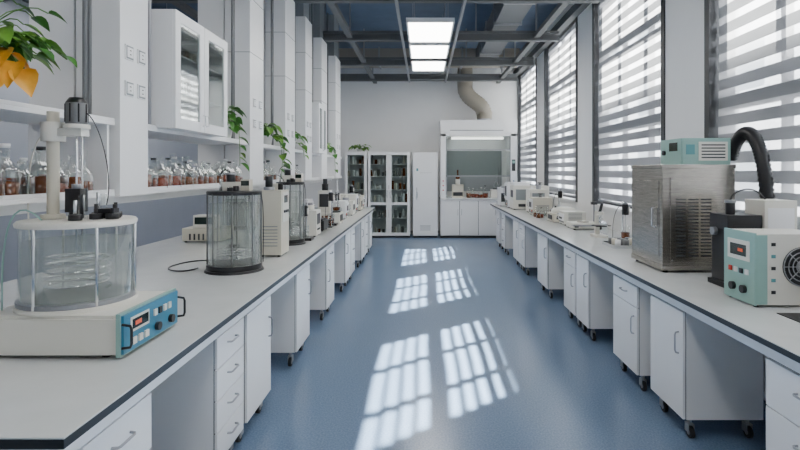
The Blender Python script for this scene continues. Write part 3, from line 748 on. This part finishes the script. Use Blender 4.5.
o.box(-.285,.355,13.6,13.62,.07,2.22,WHITE); o.box(-.2,-.17,13.595,13.6,1.05,1.2,GREY); o.tube([(-.19,13.6,1.0),(-.19,13.57,1.01),(-.19,13.57,1.3),(-.19,13.6,1.31)],.008,CHROME)
o.box(-.2,-.15,13.597,13.6,1.75,1.82,TEAL); o.box(-.1,.2,13.597,13.6,1.7,1.705,SHADE)
for k in range(5): o.box(-.1,.17,13.597,13.6,.2+k*.03,.21+k*.03,SHADE)
o.done(.004)
o=O('fume_hood'); x0,x1,y0,y1=.43,2.42,13.55,14.3
o.box(x0,x1,y0+.05,y1,0,.06,DGREY)
o.box(x0,x1,y0+.03,y1,.06,1.0,WHITE)
o.box(x0+.02,x1-.02,y0+.026,y0+.03,.08,.97,GAP)
o.box(x0-.01,x1+.01,y0-.02,y1,1.0,1.04,BENCH)
for k in range(4):
    a=x0+.02+k*(x1-x0-.04)/4; b_=a+(x1-x0-.04)/4-.014
    o.box(a,b_,y0+.008,y0+.026,.08,.97,WHITE)
    hx=b_-.04 if k%2==0 else a+.04
    o.tube([(hx,y0+.01,.6),(hx,y0-.02,.61),(hx,y0-.02,.75),(hx,y0+.01,.76)],.006,GREY)
o.box(x0,x0+.14,y0,y1,1.04,2.72,WHITE); o.box(x1-.16,x1,y0,y1,1.04,2.72,WHITE)
o.box(x0+.14,x1-.16,y1-.05,y1,1.04,2.72,WHITE); o.box(x0,x1,y0,y1,2.66,3.08,WHITE)
o.box(x0+.14,x1-.16,y0+.02,y0+.05,2.30,2.66,CGLASS)
o.box(x0+.15,x1-.17,y0+.06,y0+.07,1.62,2.30,HGLASS)
o.box(x0+.14,x1-.16,y0+.05,y0+.085,1.60,1.635,GREY)
for x in (x0+.14,x1-.175): o.box(x,x+.015,y0+.03,y0+.085,1.04,2.66,GREY)
o.box(x0+.14,x1-.16,y0,y0+.03,2.28,2.32,GREY)
o.box(x0+.2,x1-.3,y1-.10,y1-.05,1.2,2.3,SHADE)
o.box(x0+.3,x1-.3,y0+.3,y0+.4,2.6,2.64,HFILL)
o.box(x0+.25,x1-.35,y0-.003,y0+.001,2.8,2.82,SHADE)
o.box(x1-.13,x1-.04,y0-.006,y0,1.75,2.05,DGREY); o.box(x1-.12,x1-.05,y0-.008,y0-.006,1.95,2.02,LTEAL)
for k in range(3): o.cyl((x1-.085,y0,1.25+k*.12),-.02,.018,BLUE,axis='y',seg=12); o.cyl((x0+.07,y0,1.25+k*.12),-.02,.018,RED,axis='y',seg=12)
o.cyl((1.62,13.95,3.08),.06,.2,GREY,seg=28)
o.done(.004)
o=O('fume_exhaust_duct')
P=[Vector((1.62,13.95,3.14)),Vector((1.62,13.95,3.3))]+bez((1.6,13.95,3.32),(1.56,13.95,3.6),(1.18,13.95,3.62),(1.1,13.95,3.95),22)+[Vector((1.1,13.95,4.2)),Vector((1.1,13.95,4.5)),Vector((1.1,13.95,4.94))]
o.tube(P,lambda k:.20+(.014 if k%2 else 0),DUCT,24); o.done()
o=O('sample_digester'); z=1.04
o.box(.75,1.05,13.8,14.0,z,z+.35,BEIGE); o.box(.77,1.03,13.79,13.8,z+.05,z+.15,DGREY); o.cyl((.9,13.88,z+.35),.14,.06,CREAM); o.lathe((.9,13.88,z+.49),[(.04,0),(.06,.05),(.02,.12),(.02,.25)],AMBER,14)
o.done(.005)
o=O('hood_sample_still'); z=1.04
o.box(1.78,2.06,13.8,14.0,z,z+.22,CREAM); o.cyl((1.92,13.9,z+.22),.03,.08,BLACK); o.lathe((1.92,13.9,z+.25),[(0,0),(.06,.02),(.08,.08),(.06,.14),(.02,.18),(.02,.4)],GLASS,16); o.cyl((2.01,13.95,z+.22),.6,.01,MGREY,seg=8)
o.done(.004)
o=O('hood_reagent_bottles')
for k in range(5): flask(o,1.19+k*.11,13.8+.03*(k%3),1.04,random.uniform(.22,.36),random.choice((AMBER,WATER,BROWNL)))
o.done()

# ------------------------------------------------------------ light
w=bpy.data.worlds.new('daylight'); bpy.context.scene.world=w; w.use_nodes=True
bg=w.node_tree.nodes['Background']; bg.inputs['Color'].default_value=(0.88,0.92,1,1); bg.inputs['Strength'].default_value=13.5
s=bpy.data.lights.new('sun','SUN'); s.energy=230; s.angle=math.radians(.9); s.color=(1,.96,.9)
so=bpy.data.objects.new('sun',s); C.objects.link(so); so.location=(12,12,16)
so.rotation_euler=Vector((-.745,-.62,-1.0)).to_track_quat('-Z','Y').to_euler()

# ------------------------------------------------------------ camera
cam=bpy.data.cameras.new('camera'); cam.sensor_width=36; cam.lens=520/800*36
cam.shift_x=-24/800; cam.shift_y=-54/800; cam.clip_start=.05
co=bpy.data.objects.new('camera',cam); C.objects.link(co); co.location=(0,0,EYE); co.rotation_euler=(math.radians(90),0,0)
bpy.context.scene.camera=co
